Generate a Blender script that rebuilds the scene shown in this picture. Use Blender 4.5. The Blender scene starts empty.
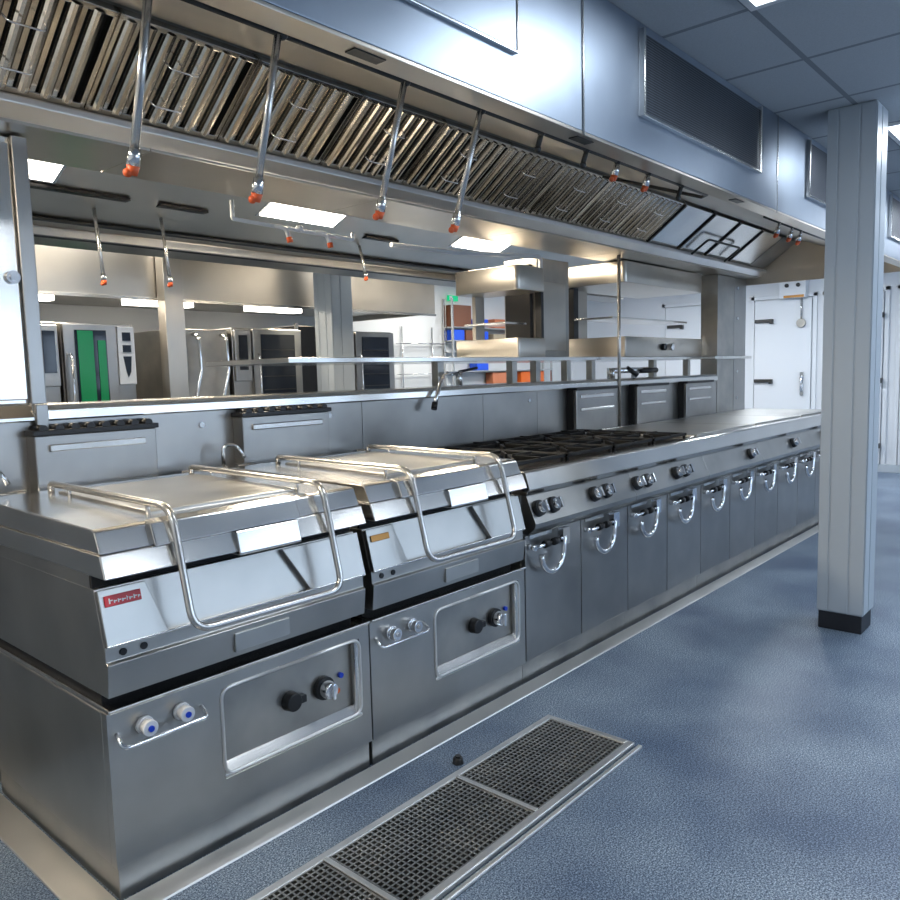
import bpy, bmesh, math, random
from mathutils import Vector, Matrix
random.seed(7)
S = bpy.context.scene
COL = S.collection
PI = math.pi

# ------------------------------------------------------------------ materials
def newmat(name):
    m = bpy.data.materials.new(name); m.use_nodes = True
    nt = m.node_tree
    return m, nt, nt.nodes['Principled BSDF']

def plain(name, col, rough=.5, metal=0, emit=None, es=0, spec=None):
    m, nt, b = newmat(name)
    b.inputs['Base Color'].default_value = (*col, 1)
    b.inputs['Roughness'].default_value = rough
    b.inputs['Metallic'].default_value = metal
    if emit:
        b.inputs['Emission Color'].default_value = (*emit, 1)
        b.inputs['Emission Strength'].default_value = es
    if spec is not None: b.inputs['Specular IOR Level'].default_value = spec
    n = nt.nodes.new('ShaderNodeTexNoise'); n.inputs['Scale'].default_value = 9
    tc = nt.nodes.new('ShaderNodeTexCoord')
    nt.links.new(tc.outputs['Object'], n.inputs['Vector'])
    r = nt.nodes.new('ShaderNodeMapRange')
    r.inputs['To Min'].default_value = max(0, rough-.03); r.inputs['To Max'].default_value = min(1, rough+.03)
    nt.links.new(n.outputs['Fac'], r.inputs['Value']); nt.links.new(r.outputs['Result'], b.inputs['Roughness'])
    return m

def steel(name, c0, c1, r0, r1, stretch=(1, 1, 60), bump=.012, smudge=3.0, aniso=0.0):
    """brushed stainless: fine stretched grain plus soft blotches of wiping"""
    m, nt, b = newmat(name)
    L = nt.links.new
    b.inputs['Metallic'].default_value = 1
    tc = nt.nodes.new('ShaderNodeTexCoord')
    mp = nt.nodes.new('ShaderNodeMapping'); mp.inputs['Scale'].default_value = stretch
    L(tc.outputs['Object'], mp.inputs['Vector'])
    g = nt.nodes.new('ShaderNodeTexNoise'); g.inputs['Scale'].default_value = 4; g.inputs['Detail'].default_value = 4
    L(mp.outputs['Vector'], g.inputs['Vector'])
    s = nt.nodes.new('ShaderNodeTexNoise'); s.inputs['Scale'].default_value = smudge; s.inputs['Detail'].default_value = 3
    s.inputs['Roughness'].default_value = .5
    L(tc.outputs['Object'], s.inputs['Vector'])
    cr = nt.nodes.new('ShaderNodeValToRGB')
    cr.color_ramp.elements[0].position = .22; cr.color_ramp.elements[0].color = (*c0, 1)
    cr.color_ramp.elements[1].position = .78; cr.color_ramp.elements[1].color = (*c1, 1)
    L(s.outputs['Fac'], cr.inputs['Fac']); L(cr.outputs['Color'], b.inputs['Base Color'])
    mr = nt.nodes.new('ShaderNodeMapRange')
    mr.inputs['From Min'].default_value = .2; mr.inputs['From Max'].default_value = .8
    mr.inputs['To Min'].default_value = r0; mr.inputs['To Max'].default_value = r1
    L(s.outputs['Fac'], mr.inputs['Value']); L(mr.outputs['Result'], b.inputs['Roughness'])
    bp = nt.nodes.new('ShaderNodeBump'); bp.inputs['Strength'].default_value = bump; bp.inputs['Distance'].default_value = .01
    L(g.outputs['Fac'], bp.inputs['Height'])
    s2 = nt.nodes.new('ShaderNodeTexNoise'); s2.inputs['Scale'].default_value = 2.2; s2.inputs['Detail'].default_value = 1
    L(tc.outputs['Object'], s2.inputs['Vector'])
    b2 = nt.nodes.new('ShaderNodeBump'); b2.inputs['Strength'].default_value = .07; b2.inputs['Distance'].default_value = .03
    L(s2.outputs['Fac'], b2.inputs['Height']); L(bp.outputs['Normal'], b2.inputs['Normal'])
    L(b2.outputs['Normal'], b.inputs['Normal'])
    return m

def painted_reflection():  # dark dotted steel, its colour standing in for a dark reflection
    m, nt, b = newmat('dark_reflection_steel'); L = nt.links.new
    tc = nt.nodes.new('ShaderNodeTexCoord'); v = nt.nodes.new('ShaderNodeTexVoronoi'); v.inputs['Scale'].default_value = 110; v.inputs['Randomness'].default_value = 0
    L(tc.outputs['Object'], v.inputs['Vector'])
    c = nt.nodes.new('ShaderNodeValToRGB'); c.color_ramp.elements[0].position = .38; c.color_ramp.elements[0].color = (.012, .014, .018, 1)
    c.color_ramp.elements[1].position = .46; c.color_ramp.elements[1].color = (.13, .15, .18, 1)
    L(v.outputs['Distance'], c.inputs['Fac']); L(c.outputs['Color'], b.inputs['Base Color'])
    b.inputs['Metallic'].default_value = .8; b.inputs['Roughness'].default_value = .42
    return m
M = {}
M['steel'] = steel('brushed_steel', (.35, .345, .33), (.54, .53, .505), .285, .37)
M['steelv'] = steel('upright_grained_steel', (.31, .305, .295), (.48, .47, .45), .285, .37, stretch=(60, 60, 1))
M['hood'] = steel('hood_steel', (.47, .44, .39), (.66, .61, .54), .285, .36, stretch=(1, 40, 40), smudge=1.6)
M['fascia'] = steel('matte_steel_blue_reflection', (.27, .32, .39), (.36, .42, .50), .38, .48, stretch=(60, 60, 1))  # blue tint stands for the cool light this steel reflects
M['bright'] = steel('bright_steel', (.67, .66, .635), (.82, .80, .77), .14, .26)
M['satin'] = steel('satin_steel', (.74, .73, .71), (.90, .88, .85), .33, .45)
M['worn'] = steel('worn_steel', (.30, .30, .29), (.52, .50, .46), .30, .48, smudge=5)
M['baffle'] = steel('baffle_steel', (.56, .51, .44), (.80, .75, .67), .10, .22, smudge=6)
M['chrome'] = plain('chrome', (.82, .83, .85), .10, 1)
M['iron'] = plain('cast_iron', (.005, .005, .005), .5, spec=.25)
M['black'] = plain('black_plastic', (.008, .008, .009), .35)
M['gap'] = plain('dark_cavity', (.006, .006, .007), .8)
M['kick'] = plain('black_vinyl_kick', (.012, .014, .02), .5)
M['white'] = plain('white_plastic', (.78, .79, .80), .35)
M['wall'] = plain('white_wall_panel', (.76, .78, .80), .38)
M['wallc'] = plain('cream_wall', (.76, .76, .74), .5)
M['paint'] = plain('grey_painted_casing', (.50, .55, .59), .40)
M['copper'] = plain('orange_cap', (.75, .12, .03), .35)
M['pipe'] = plain('pale_pipe', (.62, .61, .59), .22, .9)
M['darkpipe'] = plain('dark_pipe', (.06, .06, .06), .35, .7)
M['red'] = plain('red_badge', (.55, .02, .03), .35)
M['gold'] = plain('brass_badge', (.45, .22, .06), .35, .6)
M['blue'] = plain('blue_mark', (.01, .06, .6), .35)
M['orange'] = plain('orange_mark', (.85, .16, .02), .4)
M['green'] = plain('green_glass_reflection', (.01, .27, .09), .2)
M['glass'] = plain('dark_oven_glass', (.012, .018, .03), .06)
M['brown'] = plain('brown_board', (.20, .07, .03), .5)
M['bluebin'] = plain('blue_bin_plastic', (.02, .10, .72), .4)
M['orangebox'] = plain('orange_carton', (.62, .20, .09), .6)
M['tan'] = plain('tan_carton', (.45, .36, .24), .6)
M['exit'] = plain('green_sign', (.0, .35, .15), .4, emit=(0, .5, .2), es=.6)
M['lamp'] = plain('cool_light_diffuser', (.9, .9, .9), .4, emit=(.84, .92, 1), es=4.5)
M['lampw'] = plain('warm_light_diffuser', (.9, .9, .9), .4, emit=(1, .93, .82), es=7)
M['refl'] = painted_reflection()

def pane_mat():
    m = bpy.data.materials.new('clear_window_pane'); m.use_nodes = True; nt = m.node_tree; nt.nodes.clear()
    o = nt.nodes.new('ShaderNodeOutputMaterial'); mx = nt.nodes.new('ShaderNodeMixShader'); t = nt.nodes.new('ShaderNodeBsdfTransparent'); g = nt.nodes.new('ShaderNodeBsdfGlossy')
    g.inputs['Roughness'].default_value = .02; mx.inputs[0].default_value = .08
    nt.links.new(t.outputs[0], mx.inputs[1]); nt.links.new(g.outputs[0], mx.inputs[2]); nt.links.new(mx.outputs[0], o.inputs[0]); return m
M['pane'] = pane_mat()
def floor_mat():
    m, nt, b = newmat('blue_speckled_vinyl'); L = nt.links.new
    tc = nt.nodes.new('ShaderNodeTexCoord')
    n1 = nt.nodes.new('ShaderNodeTexNoise'); n1.inputs['Scale'].default_value = 240; n1.inputs['Detail'].default_value = 2
    n2 = nt.nodes.new('ShaderNodeTexNoise'); n2.inputs['Scale'].default_value = 1.7; n2.inputs['Detail'].default_value = 7
    n3 = nt.nodes.new('ShaderNodeTexNoise'); n3.inputs['Scale'].default_value = 150; n3.inputs['Detail'].default_value = 4
    for n in (n1, n2, n3): L(tc.outputs['Object'], n.inputs['Vector'])
    a = nt.nodes.new('ShaderNodeValToRGB')
    e = a.color_ramp.elements
    e[0].position = .40; e[0].color = (.030, .052, .095, 1); e[1].position = .63; e[1].color = (.50, .58, .68, 1)
    k = e.new(.5); k.color = (.150, .208, .285, 1)
    mx = nt.nodes.new('ShaderNodeMix'); mx.data_type = 'FLOAT'; mx.inputs['Factor'].default_value = .35
    L(n1.outputs['Fac'], mx.inputs['A']); L(n3.outputs['Fac'], mx.inputs['B'])
    L(mx.outputs['Result'], a.inputs['Fac'])
    c2 = nt.nodes.new('ShaderNodeValToRGB')
    c2.color_ramp.elements[0].position = .35; c2.color_ramp.elements[0].color = (.55, .62, .74, 1)
    c2.color_ramp.elements[1].position = .68; c2.color_ramp.elements[1].color = (1.45, 1.42, 1.35, 1)
    L(n2.outputs['Fac'], c2.inputs['Fac'])
    mul = nt.nodes.new('ShaderNodeMix'); mul.data_type = 'RGBA'; mul.blend_type = 'MULTIPLY'; mul.inputs['Factor'].default_value = 1
    L(a.outputs['Color'], mul.inputs['A']); L(c2.outputs['Color'], mul.inputs['B'])
    L(mul.outputs['Result'], b.inputs['Base Color'])
    r = nt.nodes.new('ShaderNodeMapRange'); r.inputs['To Min'].default_value = .28; r.inputs['To Max'].default_value = .5
    L(n2.outputs['Fac'], r.inputs['Value']); L(r.outputs['Result'], b.inputs['Roughness'])
    bp = nt.nodes.new('ShaderNodeBump'); bp.inputs['Strength'].default_value = .07; bp.inputs['Distance'].default_value = .004
    L(n3.outputs['Fac'], bp.inputs['Height']); L(bp.outputs['Normal'], b.inputs['Normal'])
    return m
M['floor'] = floor_mat()

def ceil_mat():
    m, nt, b = newmat('grey_ceiling_tiles'); L = nt.links.new
    tc = nt.nodes.new('ShaderNodeTexCoord')
    br = nt.nodes.new('ShaderNodeTexBrick')
    br.offset = 0; br.squash = 1
    mp = nt.nodes.new('ShaderNodeMapping'); mp.inputs['Location'].default_value = (-.18, .86, 0)
    L(tc.outputs['Object'], mp.inputs['Vector']); L(mp.outputs['Vector'], br.inputs['Vector'])
    br.inputs['Scale'].default_value = 1
    br.inputs['Brick Width'].default_value = .6; br.inputs['Row Height'].default_value = .6
    br.inputs['Mortar Size'].default_value = .012; br.inputs['Mortar Smooth'].default_value = .1
    br.inputs['Color1'].default_value = (.60, .63, .66, 1); br.inputs['Color2'].default_value = (.56, .59, .62, 1)
    br.inputs['Mortar'].default_value = (.30, .32, .35, 1)
    n = nt.nodes.new('ShaderNodeTexNoise'); n.inputs['Scale'].default_value = 180
    L(tc.outputs['Object'], n.inputs['Vector'])
    mx = nt.nodes.new('ShaderNodeMix'); mx.data_type = 'RGBA'; mx.blend_type = 'MULTIPLY'; mx.inputs['Factor'].default_value = .25
    L(br.outputs['Color'], mx.inputs['A']); L(n.outputs['Fac'], mx.inputs['B'])
    L(mx.outputs['Result'], b.inputs['Base Color']); b.inputs['Roughness'].default_value = .8
    return m
M['ceil'] = ceil_mat()

# ------------------------------------------------------------------ mesh helpers
WL = {}          # world location of every root / part parent
def wloc(o):
    return WL.get(o.name, Vector((0, 0, 0))) if o else Vector((0, 0, 0))

class MB:
    def __init__(s): s.bm = bmesh.new()
    def _tx(s, vs, fr):
        if fr is not None:
            for v in vs: v.co = fr @ v.co
    def box(s, x0, y0, z0, x1, y1, z1, fr=None):
        co = [(x0,y0,z0),(x1,y0,z0),(x1,y1,z0),(x0,y1,z0),(x0,y0,z1),(x1,y0,z1),(x1,y1,z1),(x0,y1,z1)]
        v = [s.bm.verts.new(c) for c in co]
        for f in ((0,3,2,1),(4,5,6,7),(0,1,5,4),(1,2,6,5),(2,3,7,6),(3,0,4,7)): s.bm.faces.new([v[i] for i in f])
        s._tx(v, fr); return s
    def prism(s, prof, x0, x1, fr=None):
        """prof: list of (y,z), extruded along x"""
        a = [s.bm.verts.new((x0, p[0], p[1])) for p in prof]; b = [s.bm.verts.new((x1, p[0], p[1])) for p in prof]
        n = len(prof)
        for i in range(n):
            j = (i+1) % n; s.bm.faces.new((a[i], a[j], b[j], b[i]))
        s.bm.faces.new(a[::-1]); s.bm.faces.new(b)
        s._tx(a+b, fr); return s
    def poly(s, prof, y0, y1, fr=None):
        """prof: list of (x,z), extruded along y"""
        a = [s.bm.verts.new((p[0], y0, p[1])) for p in prof]; b = [s.bm.verts.new((p[0], y1, p[1])) for p in prof]
        n = len(prof)
        for i in range(n):
            j = (i+1) % n; s.bm.faces.new((a[i], a[j], b[j], b[i]))
        s.bm.faces.new(a[::-1]); s.bm.faces.new(b)
        s._tx(a+b, fr); return s
    def cyl(s, p0, p1, r0, r1=None, n=20, fr=None):
        return s.tube([p0, p1], r0, n=n, r1=r1, fr=fr)
    def tube(s, pts, r, n=10, r1=None, fr=None):
        pts = [Vector(p) for p in pts]
        rings = []; m = len(pts)
        t = (pts[1]-pts[0]).normalized()
        up = Vector((0,0,1)) if abs(t.z) < .9 else Vector((1,0,0))
        nrm = t.cross(up).normalized(); vs = []
        for i, p in enumerate(pts):
            if 0 < i < m-1: t2 = ((pts[i+1]-p).normalized() + (p-pts[i-1]).normalized())
            elif i == 0: t2 = pts[1]-p
            else: t2 = p-pts[i-1]
            t2 = t2.normalized()
            nrm = (nrm - t2*nrm.dot(t2)).normalized(); bn = t2.cross(nrm)
            rr = r if r1 is None else r + (r1-r)*i/(m-1)
            ring = [s.bm.verts.new(p + nrm*math.cos(2*PI*k/n)*rr + bn*math.sin(2*PI*k/n)*rr) for k in range(n)]
            rings.append(ring); vs += ring
        for a, b in zip(rings, rings[1:]):
            for k in range(n):
                f = s.bm.faces.new((a[k], a[(k+1)%n], b[(k+1)%n], b[k])); f.smooth = True
        s.bm.faces.new(rings[0][::-1]); s.bm.faces.new(rings[-1])
        s._tx(vs, fr); return s
    def ball(s, c, r, n=12, sz=1):
        res = bmesh.ops.create_uvsphere(s.bm, u_segments=n, v_segments=max(6, n//2), radius=r)
        for v in res['verts']:
            v.co = Vector((v.co.x, v.co.y, v.co.z*sz)) + Vector(c)
            for f in v.link_faces: f.smooth = True
        return s
    def build(s, name, mat, parent=None, bev=0, seg=2):
        bmesh.ops.recalc_face_normals(s.bm, faces=s.bm.faces)
        off = wloc(parent) if parent else Vector((0,0,0))
        if parent is None:
            lo = Vector((min(v.co.x for v in s.bm.verts), min(v.co.y for v in s.bm.verts), min(v.co.z for v in s.bm.verts)))
            hi = Vector((max(v.co.x for v in s.bm.verts), max(v.co.y for v in s.bm.verts), max(v.co.z for v in s.bm.verts)))
            off = Vector(((lo.x+hi.x)/2, (lo.y+hi.y)/2, lo.z))
            if name in KEEP0: off = Vector((0,0,0))
        for v in s.bm.verts: v.co -= off
        me = bpy.data.meshes.new(name); s.bm.to_mesh(me); s.bm.free()
        o = bpy.data.objects.new(name, me); COL.objects.link(o)
        me.materials.append(M[mat] if isinstance(mat, str) else mat)
        if parent: o.parent = parent
        else: o.location = off
        WL[o.name] = off
        if bev:
            b = o.modifiers.new('bevel', 'BEVEL'); b.width = bev; b.segments = seg; b.limit_method = 'ANGLE'; b.angle_limit = math.radians(35)
            b.harden_normals = False
        return o
KEEP0 = {'floor', 'ceiling'}

def tag(o, label, cat, group=None):
    o['label'] = label; o['category'] = cat
    if group: o['group'] = group
    return o
def thing(name, label, cat, loc=(0,0,0), group=None):
    o = bpy.data.objects.new(name, None); COL.objects.link(o)
    o.location = loc; WL[o.name] = Vector(loc); o.empty_display_size = .1
    return tag(o, label, cat, group)
def struct(o):
    o['kind'] = 'structure'; return o
def plabel(o, t): o['label'] = t; return o
def dup(root, d, label):
    r = root.copy(); COL.objects.link(r); r.location = root.location + Vector(d); r['label'] = label
    for ch in list(root.children):
        c = ch.copy(); COL.objects.link(c); c.parent = r
        for g in list(ch.children):
            k = g.copy(); COL.objects.link(k); k.parent = c
    return r
def fillet(pts, r, n=5):
    pts = [Vector(p) for p in pts]; out = [pts[0]]
    for a, b, c in zip(pts, pts[1:], pts[2:]):
        u = (a-b); v = (c-b); rr = min(r, u.length*.45, v.length*.45)
        p0 = b+u.normalized()*rr; p1 = b+v.normalized()*rr
        for k in range(n+1):
            t = k/n; out.append(p0*(1-t)**2 + b*2*t*(1-t) + p1*t*t)
    out.append(pts[-1]); return out
def frame(o, eu, ev):
    """local x,y,z -> world: x along eu, y along ev, z = eu x ev"""
    eu = Vector(eu).normalized(); ev = Vector(ev).normalized(); ew = eu.cross(ev)
    return Matrix(((eu.x, ev.x, ew.x, o[0]), (eu.y, ev.y, ew.y, o[1]), (eu.z, ev.z, ew.z, o[2]), (0,0,0,1)))

CZ = 2.574
WORLD = 3.3
# ------------------------------------------------------------------ the room
struct(MB().box(-4.6, -5, -.06, 8.1, 4.9, 0).build('floor', 'floor'))
struct(MB().box(-4.6, -5, CZ, 8.1, 4.9, CZ+.06).build('ceiling', 'ceil'))
struct(MB().box(-4.6, 4.8, 0, 8.1, 4.9, CZ).build('wall_back', 'wallc'))
wf = MB(); bays = [(-1.2, 1.1), (1.6, 3.9), (4.6, 6.9)]; xs = -4.6
for a, b in bays: wf.box(xs, -5, 0, a, -4.9, CZ); wf.box(a, -5, 0, b, -4.9, .95); wf.box(a, -5, 2.2, b, -4.9, CZ); xs = b
wf.box(xs, -5, 0, 8.1, -4.9, CZ)
struct(wf.build('wall_front', 'wall'))
for i, (a, b) in enumerate(bays):
    w_ = MB().box(a, -4.98, .95, b, -4.93, 1.0).box(a, -4.98, 2.15, b, -4.93, 2.2).box(a, -4.98, 1.0, a+.05, -4.93, 2.15).box(b-.05, -4.98, 1.0, b, -4.93, 2.15).box((a+b)/2-.03, -4.98, 1.0, (a+b)/2+.03, -4.93, 2.15)
    struct(w_.build(f'window_{i+1}', 'white'))
    WL[f'window_{i+1}'] = bpy.data.objects[f'window_{i+1}'].location.copy()
    MB().box(a+.05, -4.957, 1.0, b-.05, -4.953, 2.15).build('window_pane', 'pane', bpy.data.objects[f'window_{i+1}'])
    pl_ = bpy.data.lights.new('window_portal', 'AREA'); pl_.shape = 'RECTANGLE'; pl_.size = b-a; pl_.size_y = 1.25; pl_.cycles.is_portal = True
    po = bpy.data.objects.new('window_portal', pl_); COL.objects.link(po); po.location = ((a+b)/2, -4.99, 1.575); po.rotation_euler = Vector((0, 1, 0)).to_track_quat('-Z', 'Y').to_euler()
struct(MB().box(-4.7, -5, 0, -4.6, 4.9, CZ).build('wall_left', 'wall'))
struct(MB().box(8.0, -4.9, 0, 8.1, 4.8, CZ).build('wall_right', 'wall'))
struct(MB().box(7.97, -4.9, 0, 8.0, 4.8, .1).build('baseboard_right', 'paint', bev=.004))
# cold room doors on the far wall
def cold_door(n, y0, y1, hinge_y):
    d = MB().box(7.955, y0, .10, 7.998, y1, 2.2).build(f'door_{n}', 'wall', bev=.006); struct(d)
    f = MB()
    for a, b in ((y0-.06, y0-.012), (y1+.012, y1+.06)): f.box(7.972, a, .1, 7.999, b, 2.26)
    f.box(7.972, y0-.06, 2.212, 7.999, y1+.06, 2.26)
    f.build('door_frame', 'wall', d, bev=.003)
    for z in (.34, 1.14, 1.93):
        h = MB().box(7.92, hinge_y-.11, z-.022, 7.958, hinge_y+.11, z+.022).box(7.90, hinge_y-.13, z-.04, 7.955, hinge_y-.09, z+.02)
        h.build('hinge', 'darkpipe', d, bev=.004)
    hy = y1-.1 if hinge_y < (y0+y1)/2 else y0+.1
    MB().box(7.93, hy-.02, .95, 7.957, hy+.02, 1.25).tube([(7.94, hy, 1.0), (7.90, hy, 1.02), (7.90, hy, 1.18), (7.94, hy, 1.2)], .01).build('door_handle', 'chrome', d)
    return d
cold_door(1, .38, 1.02, .50)
cold_door(2, 1.20, 1.92, 1.80)
cold_door(3, -.85, .18, .02)
cold_door(4, 2.2, 3.2, 3.05)

def column(name, x0, y0, x1, y1, z1, lab, base=True):
    t = thing(name, lab, 'column', ((x0+x1)/2, (y0+y1)/2, 0))
    if base: MB().box(x0+.006, y0+.006, 0, x1-.006, y1-.006, .10).build('kick_base', 'kick', t, bev=.004)
    m = MB().box(x0, y0, .092 if base else 0, x1, y1, z1); m.build('casing', 'paint', t, bev=.006)
    c = MB(); e = .004
    wy = y1-y0
    for a, b in ((y0, y0+wy*.30), (y0+wy*.33, y0+wy*.74), (y0+wy*.77, y1)):
        c.box(x0-e, a+.001, .10, x0-.0005, b-.001, z1-.01)
    for a, b in ((x0, x0+.085), (x0+.095, x1)):
        c.box(a+.001, y0-e, .10, b-.001, y0-.0005, z1-.01)
    c.build('cover_strip', 'paint', t, bev=.0015)
    return t
column('column', 1.525, -.955, 1.725, -.74, CZ, 'grey-white square column on a black base in front of the range row')

# ------------------------------------------------------------------ floor edging strip round the suite
SX0, SX1 = -1.8, 4.95
e = MB()
e.prism([(-.066, .002), (-.064, .006), (.0, .016), (.0, 0), (-.066, 0)], SX0-.09, SX1)
fr = frame((SX0, 0, 0), (0, 1, 0), (-1, 0, 0))
e.prism([(.0, .0005), (.0, .016), (.088, .0065), (.09, .0005)], -.066, 1.25, fr=Matrix(((0, -1, 0, SX0), (1, 0, 0, 0), (0, 0, 1, 0), (0, 0, 0, 1))))
o = e.build('floor_edging', 'satin', bev=.0015)
tag(o, 'polished steel floor edging running round the foot of the cooking suite', 'edging')

# ------------------------------------------------------------------ bratt pans
def bratt_pan(x0, lab, badge, second):
    t = thing('bratt_pan', lab, 'bratt pan', (x0+.45, .42, .0), 'tilting bratt pans at the near end')
    W = .9
    MB().box(x0+.012, .022, .002, x0+W-.002, .86, .103).build('plinth', 'worn', t, bev=.002)
    MB().box(x0, .03, .104, x0+W-.006, .87, .518).build('base_body', 'steel', t, bev=.003)
    # base front with a sunk control recess
    rx0, rx1, rz0, rz1 = x0+.325, x0+.85, .222, .478
    f = MB(); y0, y1 = 0, .0295
    f.box(x0, y0, .104, rx0, y1, .518); f.box(rx1, y0, .104, x0+W-.006, y1, .518)
    f.box(rx0, y0, .104, rx1, y1, rz0); f.box(rx0, y0, rz1, rx1, y1, .518)
    f.build('front_panel', 'steel', t)
    MB().box(rx0, .024, rz0, rx1, .0296, rz1).build('recess_plate', 'worn', t)
    MB().prism([(-.0035, rz0-.012), (-.0035, rz0), (.023, rz0+.03), (.023, rz0-.012)], rx0-.002, rx1+.002).build('recess_lip', 'bright', t, bev=.003)
    MB().prism([(-.001, rz0), (.023, rz0), (.023, rz1), (-.001, rz1)], rx1-.022, rx1).build('recess_side', 'bright', t, bev=.006)
    MB().prism([(-.012, .519), (-.014, .53), (.03, .532), (.87, .532), (.87, .519)], x0+.001, x0+W-.007).build('base_rim', 'bright', t, bev=.003)
    rp = fillet([(rx0+.2, -.001, rz1), (rx0, -.001, rz1), (rx0, -.001, rz0), (rx1, -.001, rz0), (rx1, -.001, rz1), (rx0+.2, -.001, rz1)], .035, 5)
    MB().tube(rp, .0055, n=8).build('recess_trim', 'satin', t)
    # black hole knob + chrome knob
    kz = .352
    k = MB().cyl((x0+.575, .024, kz), (x0+.575, -.008, kz), .032, .028).box(x0+.60, -.006, kz-.012, x0+.622, .02, kz+.012)
    plabel(k.build('knob', 'black', t, bev=.003), 'black round knob')
    k = MB().cyl((x0+.705, .024, kz), (x0+.705, .004, kz), .038); kb = k.build('knob_bezel', 'black', t, bev=.002)
    k = MB().cyl((x0+.705, .004, kz), (x0+.705, -.03, kz), .031, .025).box(x0+.699, -.042, kz-.026, x0+.711, -.028, kz+.026)
    plabel(k.build('knob', 'chrome', t, bev=.003), 'chrome knob')
    MB().cyl((x0+.78, .024, kz+.018), (x0+.78, .012, kz+.018), .009).build('pilot_mark', 'blue', t)
    MB().cyl((x0+.762, .024, kz-.028), (x0+.762, .012, kz-.028), .009).build('pilot_mark', 'orange', t)
    # two small valves and the towel rail
    for dx in (.095, .2):
        v = MB().cyl((x0+dx, 0, .46), (x0+dx, -.012, .46), .024).cyl((x0+dx, -.012, .46), (x0+dx, -.04, .46), .019, .021)
        v = v.build('valve', 'white' if not second else 'chrome', t, bev=.002)
        MB().cyl((x0+dx, -.040, .46), (x0+dx, -.044, .46), .008).build('valve_cap', 'blue' if not second else 'pipe', v)
    pts = fillet([(x0+.022, 0, .462), (x0+.022, -.034, .43), (x0+.262, -.034, .43), (x0+.262, 0, .452)], .03)
    MB().tube(pts, .006).build('rail_handle', 'chrome', t)
    # tilting vessel
    gapx = x0+W-.038
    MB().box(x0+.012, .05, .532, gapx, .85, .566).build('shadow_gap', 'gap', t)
    a, b = x0, gapx
    m = MB()
    m.prism([(-.020, .566), (-.030, .652), (-.020, .658), (-.018, .694), (-.014, .700), (.022, .838), (.83, .838), (.83, .566)], a, b)
    m.build('vessel', 'steel', t, bev=.0015)
    # raised cheeks either side of the pouring trough, lying on the slope
    fs = frame((x0, -.0335, .700), (1, 0, 0), (0, .036, .138)); hs = math.hypot(.036, .138)
    for pts in ([(0, 0), (.165, 0), (.125, hs), (0, hs)], [(.636, 0), (b-x0, 0), (b-x0, hs), (.560, hs)]):
        c = MB(); lo = [c.bm.verts.new(fs @ Vector((p[0], p[1], -.019))) for p in pts]; hi = [c.bm.verts.new(fs @ Vector((p[0], p[1], 0))) for p in pts]
        c.bm.faces.new(lo[::-1]); c.bm.faces.new(hi)
        for q in range(4): c.bm.faces.new((lo[q], lo[(q+1)%4], hi[(q+1)%4], hi[q]))
        c.build('sloped_cheek', 'steel', t, bev=.002)
    MB().prism([(-.034, .697), (-.034, .703), (-.016, .703), (-.016, .697)], a, b).build('slope_edge', 'bright', t, bev=.0015)
    MB().box(x0+.36, -.0335, .582, x0+.55, -.020, .636).build('cover_plate', 'steel', t, bev=.002)
    for i in range(2):
        plabel(MB().cyl((x0+.045+i*.055, -.018, .676), (x0+.045+i*.055, -.0225, .676), .0095).build('indicator', 'black', t), 'small black indicator mark')
    # vessel rim and lid
    MB().box(x0+.001, .045, .838, gapx-.001, .82, .872).build('neck', 'steel', t)
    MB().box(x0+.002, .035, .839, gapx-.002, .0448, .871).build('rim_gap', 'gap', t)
    MB().prism([(-.047, .872), (-.024, .930), (.84, .930), (.84, .872)], x0, gapx).build('rim', 'bright', t, bev=.003)
    pl = MB().prism([(-.056, .862), (-.057, .870), (-.043, .929), (-.02, .929), (-.02, .872), (.0, .862)], x0+.375, x0+.59)
    pl.build('pouring_lip', 'bright', t, bev=.003)
    lid = MB().prism([(-.02, .931), (.004, .985), (.02, .990), (.80, 1.0), (.82, .99), (.825, .931)], x0+.004, gapx-.004)
    lid.prism([(-.040, .931), (-.016, .988), (.02, .996), (.02, .931)], x0+.140, x0+.605)
    lid = lid.build('lid', 'bright', t, bev=.004)
    MB().prism([(.10, .985), (.105, .999), (.70, 1.006), (.70, .985)], x0+.20, x0+.70).build('lid_panel', 'steel', lid, bev=.004)
    hx0, hx1 = (x0+.195, x0+.70)
    zt = 1.028
    pts = [(hx0, .74, .998), (hx0, .74, zt), (hx0, -.025, zt-.004), (hx0+.0, -.105, .705), (hx1, -.105, .700), (hx1, -.025, zt-.004), (hx1, .74, zt), (hx1, .74, .998)]
    h = MB().tube(fillet(pts, .055, 6), .0105, n=12)
    for hx in (hx0, hx1):
        for yy in (.10, .60): h.cyl((hx, yy, .985), (hx, yy, zt), .006, n=10)
    h.build('lid_handle', 'pipe', lid)
    hg = MB().cyl((x0+.06, .84, .985), (x0+.15, .84, .985), .022).cyl((x0+.71, .84, .985), (x0+.80, .84, .985), .022)
    hg.build('hinge', 'chrome', t, bev=.003)
    # badge on the slope (flush plate, tilted with the vessel face)
    fb = frame((x0+.012, -.0100, .795), (1, 0, 0), (0, .036, .138))
    if badge == 'red':
        bd = MB().box(.0, 0, .0, .095, .028, .0035, fr=fb).build('badge', 'red', t, bev=.0015)
        g = MB(); x = .010
        for w, hgt in ((.010,.018),(.008,.010),(.008,.012),(.010,.010),(.004,.016),(.009,.010),(.009,.014),(.006,.010)):
            g.box(x, .007, .0036, x+w*.35, .007+hgt*.75, .0042, fr=fb); g.box(x, .007+hgt*.35, .0036, x+w, .010+hgt*.35, .0042, fr=fb); x += w+.0025
        g.build('badge_lettering', 'white', bd)
    else:
        MB().box(.0, 0, .0, .085, .022, .0035, fr=fb).build('badge', 'gold', t, bev=.0015)
    return t
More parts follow.
